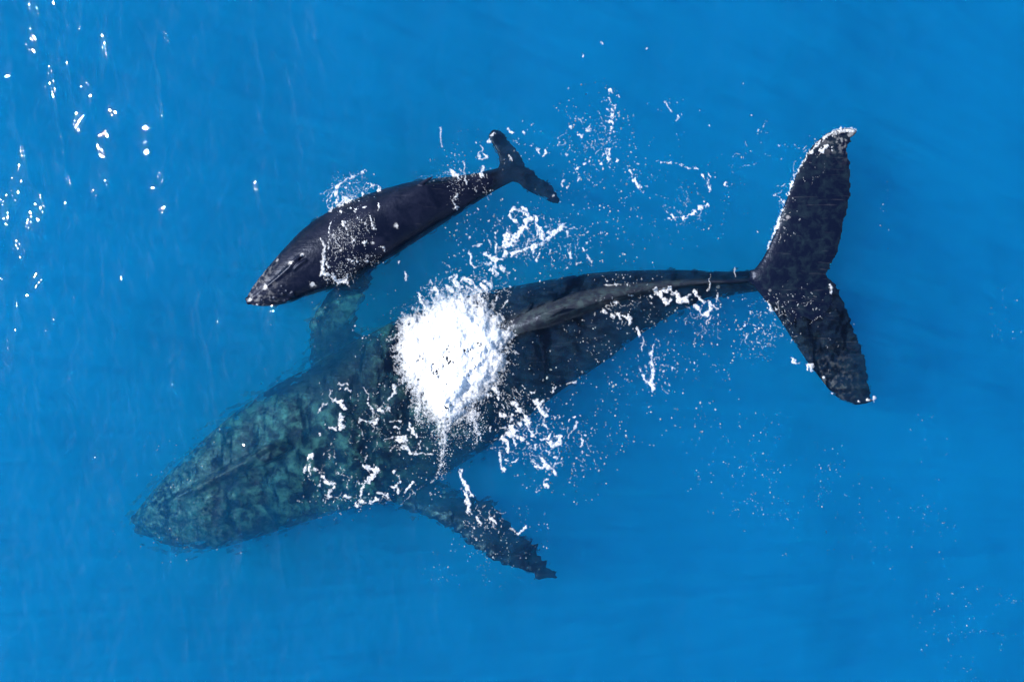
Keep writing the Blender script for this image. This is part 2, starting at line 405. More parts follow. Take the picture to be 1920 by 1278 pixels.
for i in range(46):     # knobs on the rostrum
    t = tr.random() ** 1.2; row = resample(MOTHER[:6], 60)[int(t * 45)]
    s = tr.uniform(-0.8, 0.8); cx = (row[0] + row[2]) / 2 + s * (row[0] - row[2]) / 2; cy = (row[1] + row[3]) / 2 + s * (row[1] - row[3]) / 2
    z = row[5] + (row[4] - row[5]) * max(0.0, 1 - s * s) ** (0.5 * row[8])
    add_ball(bm, at(cx, cy, z), tr.uniform(0.06, 0.11), 0.7)
bm.verts.ensure_lookup_table()
mother = one_skin('mother_whale', bm, 0.026, M_SKIN_M, 3)
tag(mother, 'huge dark humpback whale lying just under the surface, white spray over its back', 'whale')
def mother_mottle_light(c):  # skin mottling that also paints in the rippling light on her head
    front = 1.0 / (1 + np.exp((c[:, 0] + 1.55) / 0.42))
    flip = 1.0 / (1 + np.exp((c[:, 1] + 2.62) / 0.12)) * (c[:, 0] > -2.4)       # right flipper darkened: the body's shade put into its skin
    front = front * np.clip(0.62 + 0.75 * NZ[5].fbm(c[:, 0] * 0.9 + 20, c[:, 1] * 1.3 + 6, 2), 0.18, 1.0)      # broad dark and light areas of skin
    ridge = 0.40 * np.exp(-((c[:, 2] - 0.18) / 0.14) ** 2) * (c[:, 0] > -0.6) * (c[:, 0] < 3.2)  # lit crown of the dorsal ridge, painted paler
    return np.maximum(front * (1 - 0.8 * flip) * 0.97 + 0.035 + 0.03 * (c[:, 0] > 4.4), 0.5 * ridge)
paint(mother, 'mottle', mother_mottle_light)
paint(mother, 'fin_lit_ridge', lambda c: 0.06 * np.clip((c[:, 2] + 0.05) / 0.08, 0, 1) * (c[:, 0] > -0.6) * np.clip((4.4 - c[:, 0]) / 1.5, 0, 1) + 1.0 / (1 + np.exp(-(c[:, 1] - 0.05) / 0.18)) * (c[:, 0] < -2.0) * 0.07)  # lit face of the ridge put into the colour, plus the pale left flipper
paint(mother, 'crust', lambda c: np.exp(-((c[:, 0] + 6.6) / 1.2) ** 2) * 0.25 + 0.5 * np.exp(-(np.hypot(c[:, 0] - 6.2, c[:, 1] - 3.95) / 0.35) ** 2) + 0.15 * np.exp(-(np.hypot(c[:, 0] - 5.9, c[:, 1] + 0.75) / 0.5) ** 2))

# calf ---------------------------------------------------------------
CALF = [
    (462, 560, 467, 570, 0.02, -0.02, -0.08, 0.0, 0.8),
    (474, 538, 496, 574, 0.10, -0.05, -0.25, 0.0, 0.8),
    (500, 505, 540, 568, 0.20, -0.10, -0.45, 0.0, 0.8),
    (535, 465, 580, 553, 0.27, -0.15, -0.65, 0.0, 0.8),
    (575, 425, 628, 538, 0.32, -0.20, -0.80, 0.02, 0.8),
    (625, 392, 680, 513, 0.35, -0.22, -0.90, 0.05, 0.8),
    (680, 369, 735, 481, 0.36, -0.22, -0.90, 0.12, 0.85),
    (735, 350, 785, 449, 0.36, -0.20, -0.80, 0.25, 0.95),
    (790, 338, 830, 420, 0.34, -0.18, -0.65, 0.40, 1.05),
    (840, 332, 868, 396, 0.20, -0.15, -0.50, 0.35, 1.1),
    (885, 326, 905, 372, 0.08, -0.14, -0.38, 0.2, 1.0),
    (922, 318, 938, 352, -0.02, -0.14, -0.28, 0.0, 1.0),
    (950, 310, 966, 338, -0.06, -0.12, -0.20, 0.0, 1.0),
    (972, 312, 978, 328, -0.10, -0.13, -0.16, 0.0, 1.0)]
C_FLUKE_U = [(932, 318, 986, 318, -0.13, 0.12), (936, 306, 985, 311, -0.14, 0.11), (934, 290, 979, 298, -0.16, 0.09), (927, 276, 970, 283, -0.18, 0.08), (918, 262, 958, 268, -0.19, 0.07), (917, 251, 948, 255, -0.19, 0.06), (924, 243, 939, 245, -0.19, 0.05)]
C_FLUKE_L = [(945, 340, 982, 308, -0.13, 0.12), (960, 341, 990, 314, -0.14, 0.11), (972, 344, 1001, 322, -0.16, 0.09), (985, 355, 1011, 332, -0.18, 0.08), (1001, 364, 1024, 340, -0.19, 0.07), (1016, 371, 1036, 350, -0.19, 0.06), (1034, 380, 1044, 365, -0.19, 0.05), (1046, 382, 1050, 376, -0.19, 0.04)]
C_FLIP = [(595, 525, 668, 500, -0.35, 0.14), (612, 536, 680, 512, -0.32, 0.13), (630, 543, 688, 522, -0.30, 0.11), (652, 545, 694, 528, -0.28, 0.09), (676, 543, 698, 533, -0.27, 0.06)]
M_SKIN_C = skin_material('calf_skin', (0.0018, 0.0030, 0.0090), (0.0115, 0.0130, 0.0260), 2.6, 0.44, 0.72, 0.07, 0.007)
bm = bmesh.new()
ring_loft(bm, body_rings(CALF, 90, 48))
ring_loft(bm, fin_rings(C_FLUKE_U, 40, 20, 0.012, 5)); ring_loft(bm, fin_rings(C_FLUKE_L, 40, 20, 0.012, 6)); ring_loft(bm, fin_rings(C_FLIP, 30, 20, 0.008, 7))
ring_loft(bm, [[Vector((at(px, py, 0).x + a * 0.07 * k, at(px, py, 0).y + b * 0.03 * k, zz + c * 0.07 * k)) for a, b, c in ((-1, 0, -1), (0, 1, -1), (1, 0, -1), (0, -1, -1))] for px, py, zz, k in ((785, 352, 0.33, 1.0), (797, 346, 0.42, 1.0), (808, 340, 0.50, 0.8), (816, 338, 0.53, 0.35))])
tube(bm, [(470, 562, 0.04, 0.03), (495, 542, 0.13, 0.035), (520, 522, 0.20, 0.04), (545, 500, 0.26, 0.05), (560, 486, 0.29, 0.03)])      # rostrum ridge
tube(bm, [(543, 497, 0.29, 0.02), (553, 487, 0.31, 0.035), (566, 478, 0.32, 0.02)]); tube(bm, [(550, 506, 0.29, 0.02), (561, 496, 0.30, 0.035), (574, 487, 0.32, 0.02)])      # the two lips of the blowhole
tube(bm, [(478, 567, -0.02, 0.03), (508, 566, 0.00, 0.05), (547, 553, 0.01, 0.055), (587, 537, 0.01, 0.05), (612, 526, -0.02, 0.02)])   # lower lip
for i in range(60):
    t = tr.random() ** 1.1; row = resample(CALF[:5], 60)[int(t * 38)]
    s = tr.uniform(-0.85, 0.85); cx = (row[0] + row[2]) / 2 + s * (row[0] - row[2]) / 2; cy = (row[1] + row[3]) / 2 + s * (row[1] - row[3]) / 2
    z = row[5] + (row[4] - row[5]) * max(0.0, 1 - s * s) ** (0.5 * row[8])
    add_ball(bm, at(cx, cy, z - 0.01), tr.uniform(0.022, 0.045), 0.8)
calf = one_skin('calf_whale', bm, 0.016, M_SKIN_C, 3)
tag(calf, 'small glossy black humpback calf with its back out of the water', 'whale')
paint(calf, 'mottle', lambda c: 0.6 + 0 * c[:, 0])
CALF_SPOTS = [(547, 493, 0.035), (568, 478, 0.02), (745, 424, 0.03), (586, 532, 0.04), (497, 537, 0.04), (466, 561, 0.025), (478, 571, 0.025), (640, 470, 0.02), (700, 455, 0.02)]
def calf_crust(c):
    v = 0.25 / (1 + np.exp((c[:, 0] + 4.50) / 0.10))
    for px, py, rr in CALF_SPOTS:
        p = at(px, py, 0.2); v = np.maximum(v, 1.05 * np.exp(-(np.hypot(c[:, 0] - p.x, c[:, 1] - p.y) / (rr * 1.6)) ** 4))
    return v
paint(calf, 'crust', calf_crust)
paint(calf, 'fin_lit_ridge', lambda c: 0 * c[:, 0])

# ------------------------------------------------------------------ foam and spray
def foam_material(name, dim, lace):
    """Froth: a white film, more or less closed (attribute cover), with pinholes between the bubbles."""
    m, nt = new_mat(name); L = nt.links.new
    out = node(nt, 'ShaderNodeOutputMaterial'); df = node(nt, 'ShaderNodeBsdfDiffuse'); df.inputs['Color'].default_value = (dim, dim * 1.005, dim * 1.02, 1)
    tr = node(nt, 'ShaderNodeBsdfTransparent'); mx = node(nt, 'ShaderNodeMixShader')
    cv = node(nt, 'ShaderNodeAttribute'); cv.attribute_name = 'cover'
    tc = node(nt, 'ShaderNodeTexCoord'); n = node(nt, 'ShaderNodeTexNoise'); n.inputs['Scale'].default_value = 26; n.inputs['Detail'].default_value = 3; n.inputs['Distortion'].default_value = 0.8
    L(tc.outputs['Object'], n.inputs['Vector'])
    r = node(nt, 'ShaderNodeMapRange'); r.inputs['From Min'].default_value = 0.36; r.inputs['From Max'].default_value = 0.60; r.inputs['To Min'].default_value = lace; r.inputs['To Max'].default_value = 1.0; L(n.outputs['Fac'], r.inputs['Value'])
    mu = node(nt, 'ShaderNodeMath', operation='MULTIPLY'); L(r.outputs[0], mu.inputs[0]); L(cv.outputs['Fac'], mu.inputs[1])
    L(mu.outputs[0], mx.inputs[0]); L(tr.outputs[0], mx.inputs[1]); L(df.outputs[0], mx.inputs[2]); L(mx.outputs[0], out.inputs['Surface'])
    return m
M_FOAM = foam_material('white_foam', 0.55, 0.35); M_SPRAY = foam_material('white_spray', 0.74, 0.55)
def set_cover(o, v):
    a = o.data.attributes.new('cover', 'FLOAT', 'POINT'); a.data.foreach_set('value', np.clip(v, 0, 1).astype(np.float32))

dg = bpy.context.evaluated_depsgraph_get()
BV = [BVHTree.FromObject(o, dg) for o in (mother, calf)]
DOWN = Vector((0, 0, -1))
def top_of(x, y):
    """Height of whatever is uppermost: wave or whale."""
    z = wave(x, y)
    for i in range(len(x)):
        for t in BV:
            h = t.ray_cast(Vector((x[i], y[i], 3.0)), DOWN)[0]
            if h is not None and h.z > z[i]: z[i] = h.z
    return z

PX, PY = 1920, 1278
class FoamField:
    """Distance field on a 1 cm raster of the sea; foam stands where it is positive."""
    def __init__(self, seed):
        self.f = np.full((PX, PY), -9.0, dtype=np.float32); self.lift = np.zeros((PX, PY), dtype=np.float32)
        self.r = np.random.default_rng(seed); self.nz = Noise2(seed + 100)
    def stroke(self, w, pts, rag=0.55, w2=None, broken=0.0):
        """w: width in cm; pts: centre line; rag: raggedness; w2: end width; broken: share of gaps."""
        P = np.array(pts, dtype=float).reshape(-1, 2)
        w2 = w if w2 is None else w2
        pad = max(w, w2) * 1.6 + 6
        x0 = int(max(P[:, 0].min() - pad, 0)); x1 = int(min(P[:, 0].max() + pad, PX)); y0 = int(max(P[:, 1].min() - pad, 0)); y1 = int(min(P[:, 1].max() + pad, PY))
        if x1 <= x0 or y1 <= y0: return
        gx, gy = np.meshgrid(np.arange(x0, x1), np.arange(y0, y1), indexing='ij')
        o = self.r.random() * 200
        wa = 1.6 + w * 0.40
        jx = gx + wa * self.nz.fbm(gx / 7.0 + o, gy / 7.0, 2); jy = gy + wa * self.nz.fbm(gx / 7.0 + o + 31, gy / 7.0, 2)
        best = np.full(gx.shape, -99.0)
        if len(P) == 1: P = np.concatenate([P, P + 0.01])
        n = len(P) - 1
        for k in range(n):
            a, b = P[k], P[k + 1]; d = b - a; l2 = max(d @ d, 1e-6)
            t = np.clip(((jx - a[0]) * d[0] + (jy - a[1]) * d[1]) / l2, 0, 1)
            dist = np.hypot(jx - a[0] - t * d[0], jy - a[1] - t * d[1])
            ww = w + (w2 - w) * (k + t) / n
            best = np.maximum(best, ww / 2 - dist)
        best += rag * w * 0.75 * (self.nz.fbm(gx / 6.5 + o, gy / 6.5 + 3, 3) - 0.05) + rag * 1.6 * self.nz.fbm(gx / 2.0, gy / 2.0 + o, 2) - 0.25
        if broken > 0:
            best -= np.clip((self.nz.fbm(gx / 4.5 + o, gy / 4.5 + 77, 2) + broken * 1.2 - 0.6) * 14, 0, 20)
        sub = self.f[x0:x1, y0:y1]
        self.f[x0:x1, y0:y1] = np.maximum(sub, best)
    def dots(self, cx, cy, rx, ry, n, w0=2.0, w1=5.0):
        for i in range(n):
            a = self.r.random() * 6.283; q = self.r.random() ** 0.6
            x = cx + rx * q * math.cos(a); y = cy + ry * q * math.sin(a)
            w = 0.68 * (w0 + (w1 - w0) * self.r.random() ** 3)
            dx = self.r.normal() * w * 0.35; dy = self.r.normal() * w * 0.55
            self.stroke(w, [(x, y), (x + dx, y + dy)], 0.5)
    def strands(self, cx, cy, rx, ry, n, w=1.3, ln=16):
        for i in range(n):
            a = self.r.random() * 6.283; q = self.r.random() ** 0.6
            x = cx + rx * q * math.cos(a); y = cy + ry * q * math.sin(a)
            d = self.r.normal(1.45, 0.7); pts = [(x, y)]
            for k in range(self.r.integers(2, 5)):
                d += self.r.normal() * 0.6; l = ln * (0.25 + 0.4 * self.r.random()); x += l * math.cos(d); y += l * math.sin(d); pts.append((x, y))
            self.stroke(w * (0.7 + 0.7 * self.r.random()), pts, 0.6, w * 0.6, 0.25)
    def build(self, name, label, thick=0.018, base=0.004, extra=None, cover=None):
        f = self.f; on = f > 0
        on[0, :] = on[-1, :] = False; on[:, 0] = on[:, -1] = False
        cell = on[:-1, :-1] | on[1:, :-1] | on[:-1, 1:] | on[1:, 1:]
        ci, cj = np.nonzero(cell)
        used = np.zeros(f.shape, dtype=bool)
        for a, b in ((0, 0), (1, 0), (0, 1), (1, 1)): used[ci + a, cj + b] = True
        ui, uj = np.nonzero(used); num = np.full(f.shape, -1, dtype=np.int32); num[ui, uj] = np.arange(len(ui))
        fv = f[ui, uj]
        x = (ui - 960) / 100.0; y = (639 - uj) / 100.0
        z = top_of(x, y)
        up = np.where(fv > 0, base + thick * np.sqrt(np.clip(fv, 0, 9) / 9.0), np.maximum(fv, -1.0) * 0.012)
        hz = z + up
        if extra is not None: hz = hz + extra(ui, uj, fv)
        k = (CAM_H - hz) / CAM_H            # keep each fleck over its own spot of sea
        Vv = np.stack([x * k, y * k, hz], -1)
        Ff = np.stack([num[ci, cj], num[ci, cj + 1], num[ci + 1, cj + 1], num[ci + 1, cj]], -1)
        o = fast_mesh(name, Vv, Ff, M_FOAM)
        patch = 0.5 + 0.5 * self.nz.fbm(ui / 16.0 + 8, uj / 16.0, 2)
        set_cover(o, np.where(fv > -0.3, np.minimum(0.16 + (0.16 + 0.22 * patch) * np.clip(fv + 0.3, 0, 3), 0.88), 0.08) if cover is None else cover(ui, uj, fv))
        tag(o, label, 'foam', kind='stuff')
        return o

# --- foam over the mother's shoulders
F1 = FoamField(1)
for w, p in [
    (5, [(635, 720), (651, 720)]), (6, [(637, 727)]), (5, [(647, 727), (658, 733)]), (5, [(621, 731), (619, 741), (625, 749)]), (9, [(627, 753), (641, 753), (646, 763)]),
    (5, [(612, 756), (602, 763), (597, 774)]), (4, [(682, 728), (692, 739), (688, 749)]), (13, [(644, 781), (637, 791), (641, 800)]), (7, [(617, 803), (629, 804)]),
    (6, [(741, 722), (739, 737), (729, 749)]), (7, [(678, 787), (700, 793), (707, 791)]), (6, [(731, 789), (753, 792)]), (4, [(737, 801), (749, 802)]),
    (5, [(723, 823), (735, 819)]), (12, [(747, 822), (763, 820)]), (9, [(751, 838), (765, 840), (773, 852)]), (5, [(780, 852), (790, 848), (808, 851)]), (5, [(812, 845)]),
    (9, [(769, 798), (775, 806), (782, 820)]), (5, [(790, 840)]), (4, [(800, 840)]), (8, [(584, 852), (579, 861)]), (7, [(574, 871), (570, 884)]), (7, [(580, 869), (582, 889)]),
    (5, [(588, 877), (594, 881)]), (4, [(599, 886)]), (8, [(605, 893), (615, 903), (628, 906)]), (9, [(628, 916), (618, 920), (618, 932)]),
    (5, [(686, 840)]), (5, [(689, 855), (685, 861)]), (5, [(678, 864)]), (11, [(680, 873), (694, 877), (705, 883), (700, 891), (690, 901)]), (7, [(682, 907), (678, 920), (674, 930)]), (4, [(673, 906)]),
    (6, [(635, 887)]), (3, [(639, 873), (639, 879)]), (4, [(630, 869)]), (5, [(618, 853)]), (5, [(601, 910)]), (4, [(587, 898)]),
    (6, [(737, 885)]), (7, [(749, 891), (749, 901)]), (10, [(745, 905), (739, 913), (745, 921)]), (6, [(775, 905), (767, 913), (760, 923)]),
    (6, [(710, 925), (718, 925), (728, 931)]), (7, [(694, 940), (708, 933)]), (6, [(676, 940), (688, 940)]), (7, [(666, 942), (672, 948)]), (6, [(647, 930), (659, 932)]), (3, [(682, 932), (690, 932)]),
    (6, [(690, 757), (698, 767)]), (6, [(712, 767), (720, 772)]), (7, [(728, 765)]), (5, [(706, 785)]), (5, [(600, 815)]), (4, [(611, 797)])]:
    F1.stroke(w, p)
F1.dots(715, 772, 24, 16, 34, 2.5, 6); F1.dots(755, 828, 36, 26, 60, 2, 6); F1.dots(640, 940, 70, 16, 30, 2, 5); F1.dots(720, 740, 40, 40, 30, 2, 4)
F1.dots(610, 890, 50, 50, 26, 2, 4); F1.dots(795, 800, 20, 50, 30, 2, 5); F1.dots(640, 760, 60, 50, 10, 2, 4); F1.dots(818, 926, 16, 12, 8, 3, 5); F1.dots(690, 640, 40, 40, 16, 2, 5)
F1.strands(720, 790, 70, 60, 34); F1.strands(640, 880, 70, 60, 22); F1.strands(740, 920, 60, 20, 12)
F1.build('sea_foam', 'broken curls of white foam drifting over the mother whale\'s shoulders')

# --- foam on the shaded side below the big spray
F2 = FoamField(2)
for w, p in [
    (6, [(922, 726), (935, 737)]), (8, [(936, 745)]), (4, [(929, 754)]), (6, [(943, 762)]), (4, [(907, 736), (922, 741)]), (8, [(939, 775), (946, 782)]), (8, [(959, 779)]), (7, [(958, 788)]),
    (8, [(963, 754), (974, 768), (982, 779), (991, 790), (990, 798)]), (6, [(993, 736), (1001, 736)]), (8, [(999, 751), (1008, 753), (1014, 771), (1023, 779)]), (9, [(1025, 771)]),
    (5, [(1023, 784), (1020, 794), (1027, 805)]), (6, [(990, 798), (995, 807), (999, 816)]), (4, [(999, 816), (1008, 809), (1014, 811)]), (3.5, [(1008, 798), (1008, 809)]),
    (4, [(920, 799), (920, 807)]), (5, [(929, 805)]), (5, [(940, 803), (948, 801)]), (10, [(961, 798), (967, 809)]), (9, [(946, 813), (965, 813)]), (7, [(976, 794)]),
    (7, [(941, 820), (952, 830), (952, 848)]), (5, [(963, 820), (966, 835)]), (6, [(973, 820), (984, 825)]), (5, [(1014, 822), (1029, 822), (1033, 811)]),
    (10, [(1040, 816), (1051, 820), (1050, 830), (1038, 835), (1029, 831)]), (6, [(990, 830)]), (6, [(1003, 835), (1005, 841)]), (5, [(1025, 843), (1031, 850)]), (8, [(1042, 856)]), (4, [(1051, 850)]), (4, [(1055, 860)]),
    (7, [(1012, 858), (1020, 865), (1023, 873), (1016, 876), (1008, 875)]), (8, [(1023, 871), (1035, 878), (1040, 886)]), (4, [(997, 863), (1005, 867)]), (5, [(1042, 871), (1053, 866)]),
    (4, [(937, 848), (940, 865), (942, 880)]), (10, [(942, 879), (942, 883)]), (4, [(946, 863), (952, 862)]), (4, [(960, 867), (971, 862)]), (4, [(981, 860)]),
    (9, [(1023, 901), (1020, 908), (1027, 912)]), (5, [(1012, 918), (1003, 921)]), (5, [(1029, 888)]), (4, [(1082, 792), (1080, 803), (1068, 813), (1066, 820)]), (6, [(1089, 824), (1090, 833)]),
    (5, [(1098, 815)]), (6, [(1077, 783)]), (5, [(1082, 858)]), (6, [(1091, 849)]), (7, [(1040, 778)]), (4, [(1050, 781)]), (5, [(1067, 718), (1080, 715)]), (5, [(1050, 723)]), (3, [(1044, 724), (1035, 735)]),
    (6, [(1018, 754)]), (5, [(1026, 746)]), (4, [(1024, 740)]), (5, [(865, 880), (864, 890), (870, 899)]), (8, [(871, 905), (877, 916), (883, 927)]), (9, [(873, 922), (875, 935)]), (4, [(865, 914)]),
    (8, [(878, 940), (880, 960)]), (6, [(896, 972), (902, 982)]), (7, [(920, 972), (930, 978)]), (6, [(972, 1000), (988, 988)]), (5, [(890, 990)]), (4, [(958, 990), (966, 996)])]:
    F2.stroke(w, p)
F2.dots(985, 800, 70, 70, 90, 2, 5); F2.dots(960, 745, 40, 30, 30, 2, 4.5); F2.dots(1060, 830, 60, 60, 50, 2, 5); F2.dots(1010, 880, 50, 40, 26, 2, 4); F2.dots(905, 985, 40, 30, 36, 2, 4.5); F2.dots(900, 790, 40, 50, 24, 2, 4)
F2.strands(985, 805, 70, 70, 60); F2.strands(1050, 850, 50, 60, 26); F2.strands(900, 970, 40, 40, 20); F2.strands(940, 750, 40, 30, 20)
F2.build('sea_foam', 'lacy white foam scattered on the water below the big spray')

# --- foam trail between calf and spray
F3 = FoamField(3)
for w, p in [
    (6, [(962, 391), (957, 403), (960, 411), (970, 414)]), (5, [(962, 390), (971, 393), (980, 400)]), (6, [(981, 390), (988, 401), (991, 408)]),
    (11, [(996, 409), (985, 421), (976, 434), (970, 444), (958, 457), (947, 464)]), (14, [(953, 439), (947, 452)]), (10, [(962, 439)]), (8, [(947, 470), (945, 482)]), (6, [(930, 460), (930, 472)]),
    (10, [(909, 477), (922, 482), (932, 488), (939, 485)]), (9, [(930, 492), (927, 505), (929, 515)]), (7, [(919, 505)]), (6, [(911, 493), (920, 496)]), (6, [(937, 467)]),
    (10, [(960, 477), (973, 470), (985, 467), (998, 464), (1008, 459)]), (4, [(988, 459), (991, 446)]), (4, [(1001, 469), (1000, 475)]),
    (6, [(1003, 406), (1006, 418), (1014, 431), (1017, 442)]), (9, [(1017, 442), (1022, 452), (1034, 442), (1045, 431), (1055, 424)]), (10, [(1032, 437)]), (4, [(1011, 459), (1021, 455)]), (6, [(1024, 424)]), (5, [(1009, 432), (1008, 442)]),
    (5, [(878, 469), (883, 483), (884, 493), (891, 500)]), (5, [(894, 462), (906, 457)]), (4, [(889, 460)]), (5, [(879, 447)]), (5, [(916, 413)]), (5, [(930, 436)]), (3.5, [(917, 449), (920, 459)]), (4, [(930, 446)]),
    (8, [(940, 500), (945, 506)]), (8, [(953, 511)]), (6, [(969, 482)]), (5, [(1011, 477), (1006, 490)]), (4, [(1032, 470), (1029, 477)]), (3.5, [(1065, 432), (1065, 444)]), (5, [(1068, 473), (1073, 485)]),
    (8, [(1095, 467)]), (4, [(1100, 477), (1109, 490)]), (4, [(1088, 492), (1081, 495)]), (5, [(1064, 501)]), (6, [(1101, 434)]), (5, [(1103, 454)]),
    (4, [(784, 548), (787, 560), (794, 571), (798, 577)]), (6, [(792, 538)]), (4, [(806, 527), (812, 534)]), (4, [(818, 521), (818, 527)]), (6, [(809, 541), (823, 545), (821, 553)]), (4, [(832, 548)]),
    (6, [(844, 521)]), (9, [(852, 519), (856, 531), (863, 538)]), (8, [(839, 536), (847, 546)]), (7, [(866, 522), (880, 526), (885, 531)]), (4, [(882, 515)]), (8, [(889, 534), (899, 546), (902, 562)]), (4, [(875, 536), (885, 543)]),
    (6, [(911, 524), (918, 534)]), (8, [(902, 533), (914, 546)]), (12, [(923, 510)]), (3.5, [(923, 521), (923, 540)]), (8, [(942, 503)]), (6, [(952, 513)]), (4, [(957, 538)]), (3, [(933, 550), (930, 564)]), (3, [(951, 562), (944, 576)]),
    (4, [(761, 510), (762, 525)]), (5, [(748, 492)]), (4, [(850, 506)]), (4, [(861, 507)])]:
    F3.stroke(w, p)
F3.dots(985, 440, 80, 60, 60, 2, 5); F3.dots(900, 440, 50, 50, 40, 2, 5); F3.dots(1080, 460, 60, 60, 40, 2, 5); F3.dots(930, 530, 50, 30, 26, 2, 4); F3.dots(760, 590, 30, 20, 14, 2, 4)
F3.strands(985, 440, 70, 50, 44); F3.strands(890, 520, 70, 30, 34); F3.strands(1060, 450, 60, 50, 20)
F3.build('sea_foam', 'bright white foam trail curling from the big spray towards the calf\'s tail')

# --- drift behind the calf's tail and the ring on the smooth patch
F4 = FoamField(4)
for w, p in [
    (4, [(954, 243), (960, 250)]), (7, [(980, 250)]), (5, [(1007, 279), (1010, 286)]), (5, [(996, 275)]), (6, [(1022, 283), (1019, 294)]), (4, [(971, 262)]), (4, [(894, 268)]), (5, [(1037, 367)]),
    (6, [(1071, 239)]), (6, [(1104, 238), (1105, 246)]), (9, [(1143, 228)]), (4, [(1062, 250)]), (4, [(1084, 253), (1092, 255)]), (7, [(1140, 279), (1142, 289), (1143, 297)]), (10, [(1107, 301)]), (7, [(1095, 308)]), (8, [(1081, 314)]),
    (4, [(1074, 323)]), (6, [(1058, 338), (1055, 346)]), (3.5, [(1088, 334), (1082, 341)]), (6, [(1157, 300)]), (5, [(1128, 309)]), (5, [(1066, 350)]),
    (9, [(1145, 170)]), (5, [(1135, 188)]), (6, [(1153, 199), (1153, 206)]), (6, [(1143, 229)]), (5, [(1106, 240)]), (5, [(1160, 180)]),
    (9, [(1272, 221)]), (3, [(1259, 210), (1247, 191)]), (8, [(1362, 345)]), (4, [(1409, 217)]), (5, [(1422, 245)]), (5, [(1462, 273)]), (4, [(1330, 236)]), (4, [(1312, 207)]), (6, [(1129, 82)]), (5, [(1092, 104)]), (4, [(1420, 435)]), (4, [(1394, 156)]), (4, [(1212, 92)])]:
    F4.stroke(w, p)
F4.stroke(9, [(1256, 404), (1278, 411), (1300, 401), (1322, 382)], 0.9, None, 0.5); F4.stroke(6, [(1331, 354), (1315, 326)], 0.9, None, 0.45); F4.stroke(4, [(1309, 317), (1265, 307), (1225, 301)], 0.9, None, 0.5)
F4.stroke(7, [(1178, 310), (1193, 342), (1206, 364)], 0.9, None, 0.6); F4.stroke(6, [(1140, 175), (1148, 210), (1145, 250)], 0.9, None, 0.6); F4.stroke(6, [(1330, 358), (1328, 330)], 0.9, None, 0.6)
F4.dots(1105, 270, 60, 60, 50, 2, 6); F4.dots(1145, 220, 22, 60, 40, 2, 5); F4.dots(1150, 320, 40, 30, 30, 2, 4); F4.dots(1190, 335, 25, 35, 24, 2, 4); F4.dots(1290, 405, 40, 14, 26, 2, 4); F4.dots(1000, 260, 50, 40, 20, 2, 5); F4.dots(1250, 200, 40, 20, 10, 2, 3.5)
F4.dots(1150, 400, 60, 50, 16, 2, 5); F4.dots(1440, 270, 40, 40, 8, 2, 4.5)
F4.strands(1110, 270, 60, 70, 30, 1.1); F4.strands(1280, 380, 60, 40, 16, 1.0); F4.strands(1400, 260, 50, 60, 8, 1.0)
F4.build('sea_foam', 'white foam flecks in a wide ring on the smooth water behind the calf')

# --- foam along the mother's tail stock
F5 = FoamField(5)
for w, p in [
    (9, [(1226, 541), (1234, 549), (1238, 556)]), (10, [(1245, 543), (1258, 542), (1268, 553), (1277, 562)]), (9, [(1277, 563), (1288, 560)]), (10, [(1245, 564), (1255, 566)]), (4, [(1288, 558), (1296, 552)]), (6, [(1300, 545), (1311, 556), (1322, 566)]),
    (6, [(1221, 555)]), (3, [(1180, 553), (1187, 553)]), (7, [(1155, 566)]), (8, [(1141, 574)]), (9, [(1131, 585), (1138, 586)]), (6, [(1146, 592), (1153, 594)]), (9, [(1157, 587), (1170, 594), (1179, 600)]), (5, [(1180, 592), (1181, 607)]), (5, [(1163, 598)]),
    (5, [(1194, 613), (1200, 630)]), (3.5, [(1206, 631), (1204, 658)]), (7, [(1225, 648), (1221, 663), (1223, 684), (1225, 703), (1223, 720), (1226, 729)]), (7, [(1206, 703), (1211, 712), (1219, 718)]), (5, [(1213, 689)]),
    (8, [(1303, 573), (1311, 579), (1320, 590)]), (9, [(1330, 569), (1333, 581), (1324, 590)]), (5, [(1334, 571), (1347, 579)]), (4, [(1330, 594), (1325, 609)]),
    (3, [(1331, 515), (1331, 528), (1328, 545)]), (2.5, [(1345, 547), (1345, 566)]), (2.5, [(1378, 500), (1378, 519)]), (3, [(1136, 534), (1166, 533)]), (4, [(1178, 533)]), (4, [(1318, 645)]), (5, [(1346, 646)]), (5, [(1264, 692)]), (4, [(1302, 680)]), (4, [(1255, 720)]), (5, [(1245, 695)]), (5, [(1395, 610)]), (6, [(1390, 618)])]:
    F5.stroke(w, p)
F5.dots(1180, 525, 70, 12, 44, 2, 4); F5.dots(1130, 660, 50, 20, 18, 2, 4); F5.dots(1320, 590, 40, 40, 36, 2, 4); F5.dots(1240, 690, 60, 50, 50, 2, 5); F5.dots(1080, 640, 60, 40, 26, 2, 4); F5.dots(1425, 610, 40, 50, 44, 2, 5); F5.dots(1200, 560, 60, 20, 20, 2, 4)
F5.strands(1170, 575, 60, 30, 20); F5.strands(1320, 590, 40, 40, 26, 1.1); F5.strands(1230, 680, 50, 50, 18); F5.strands(1420, 610, 40, 50, 20)
F5.build('sea_foam', 'white foam clots strung along the mother whale\'s tail stock')

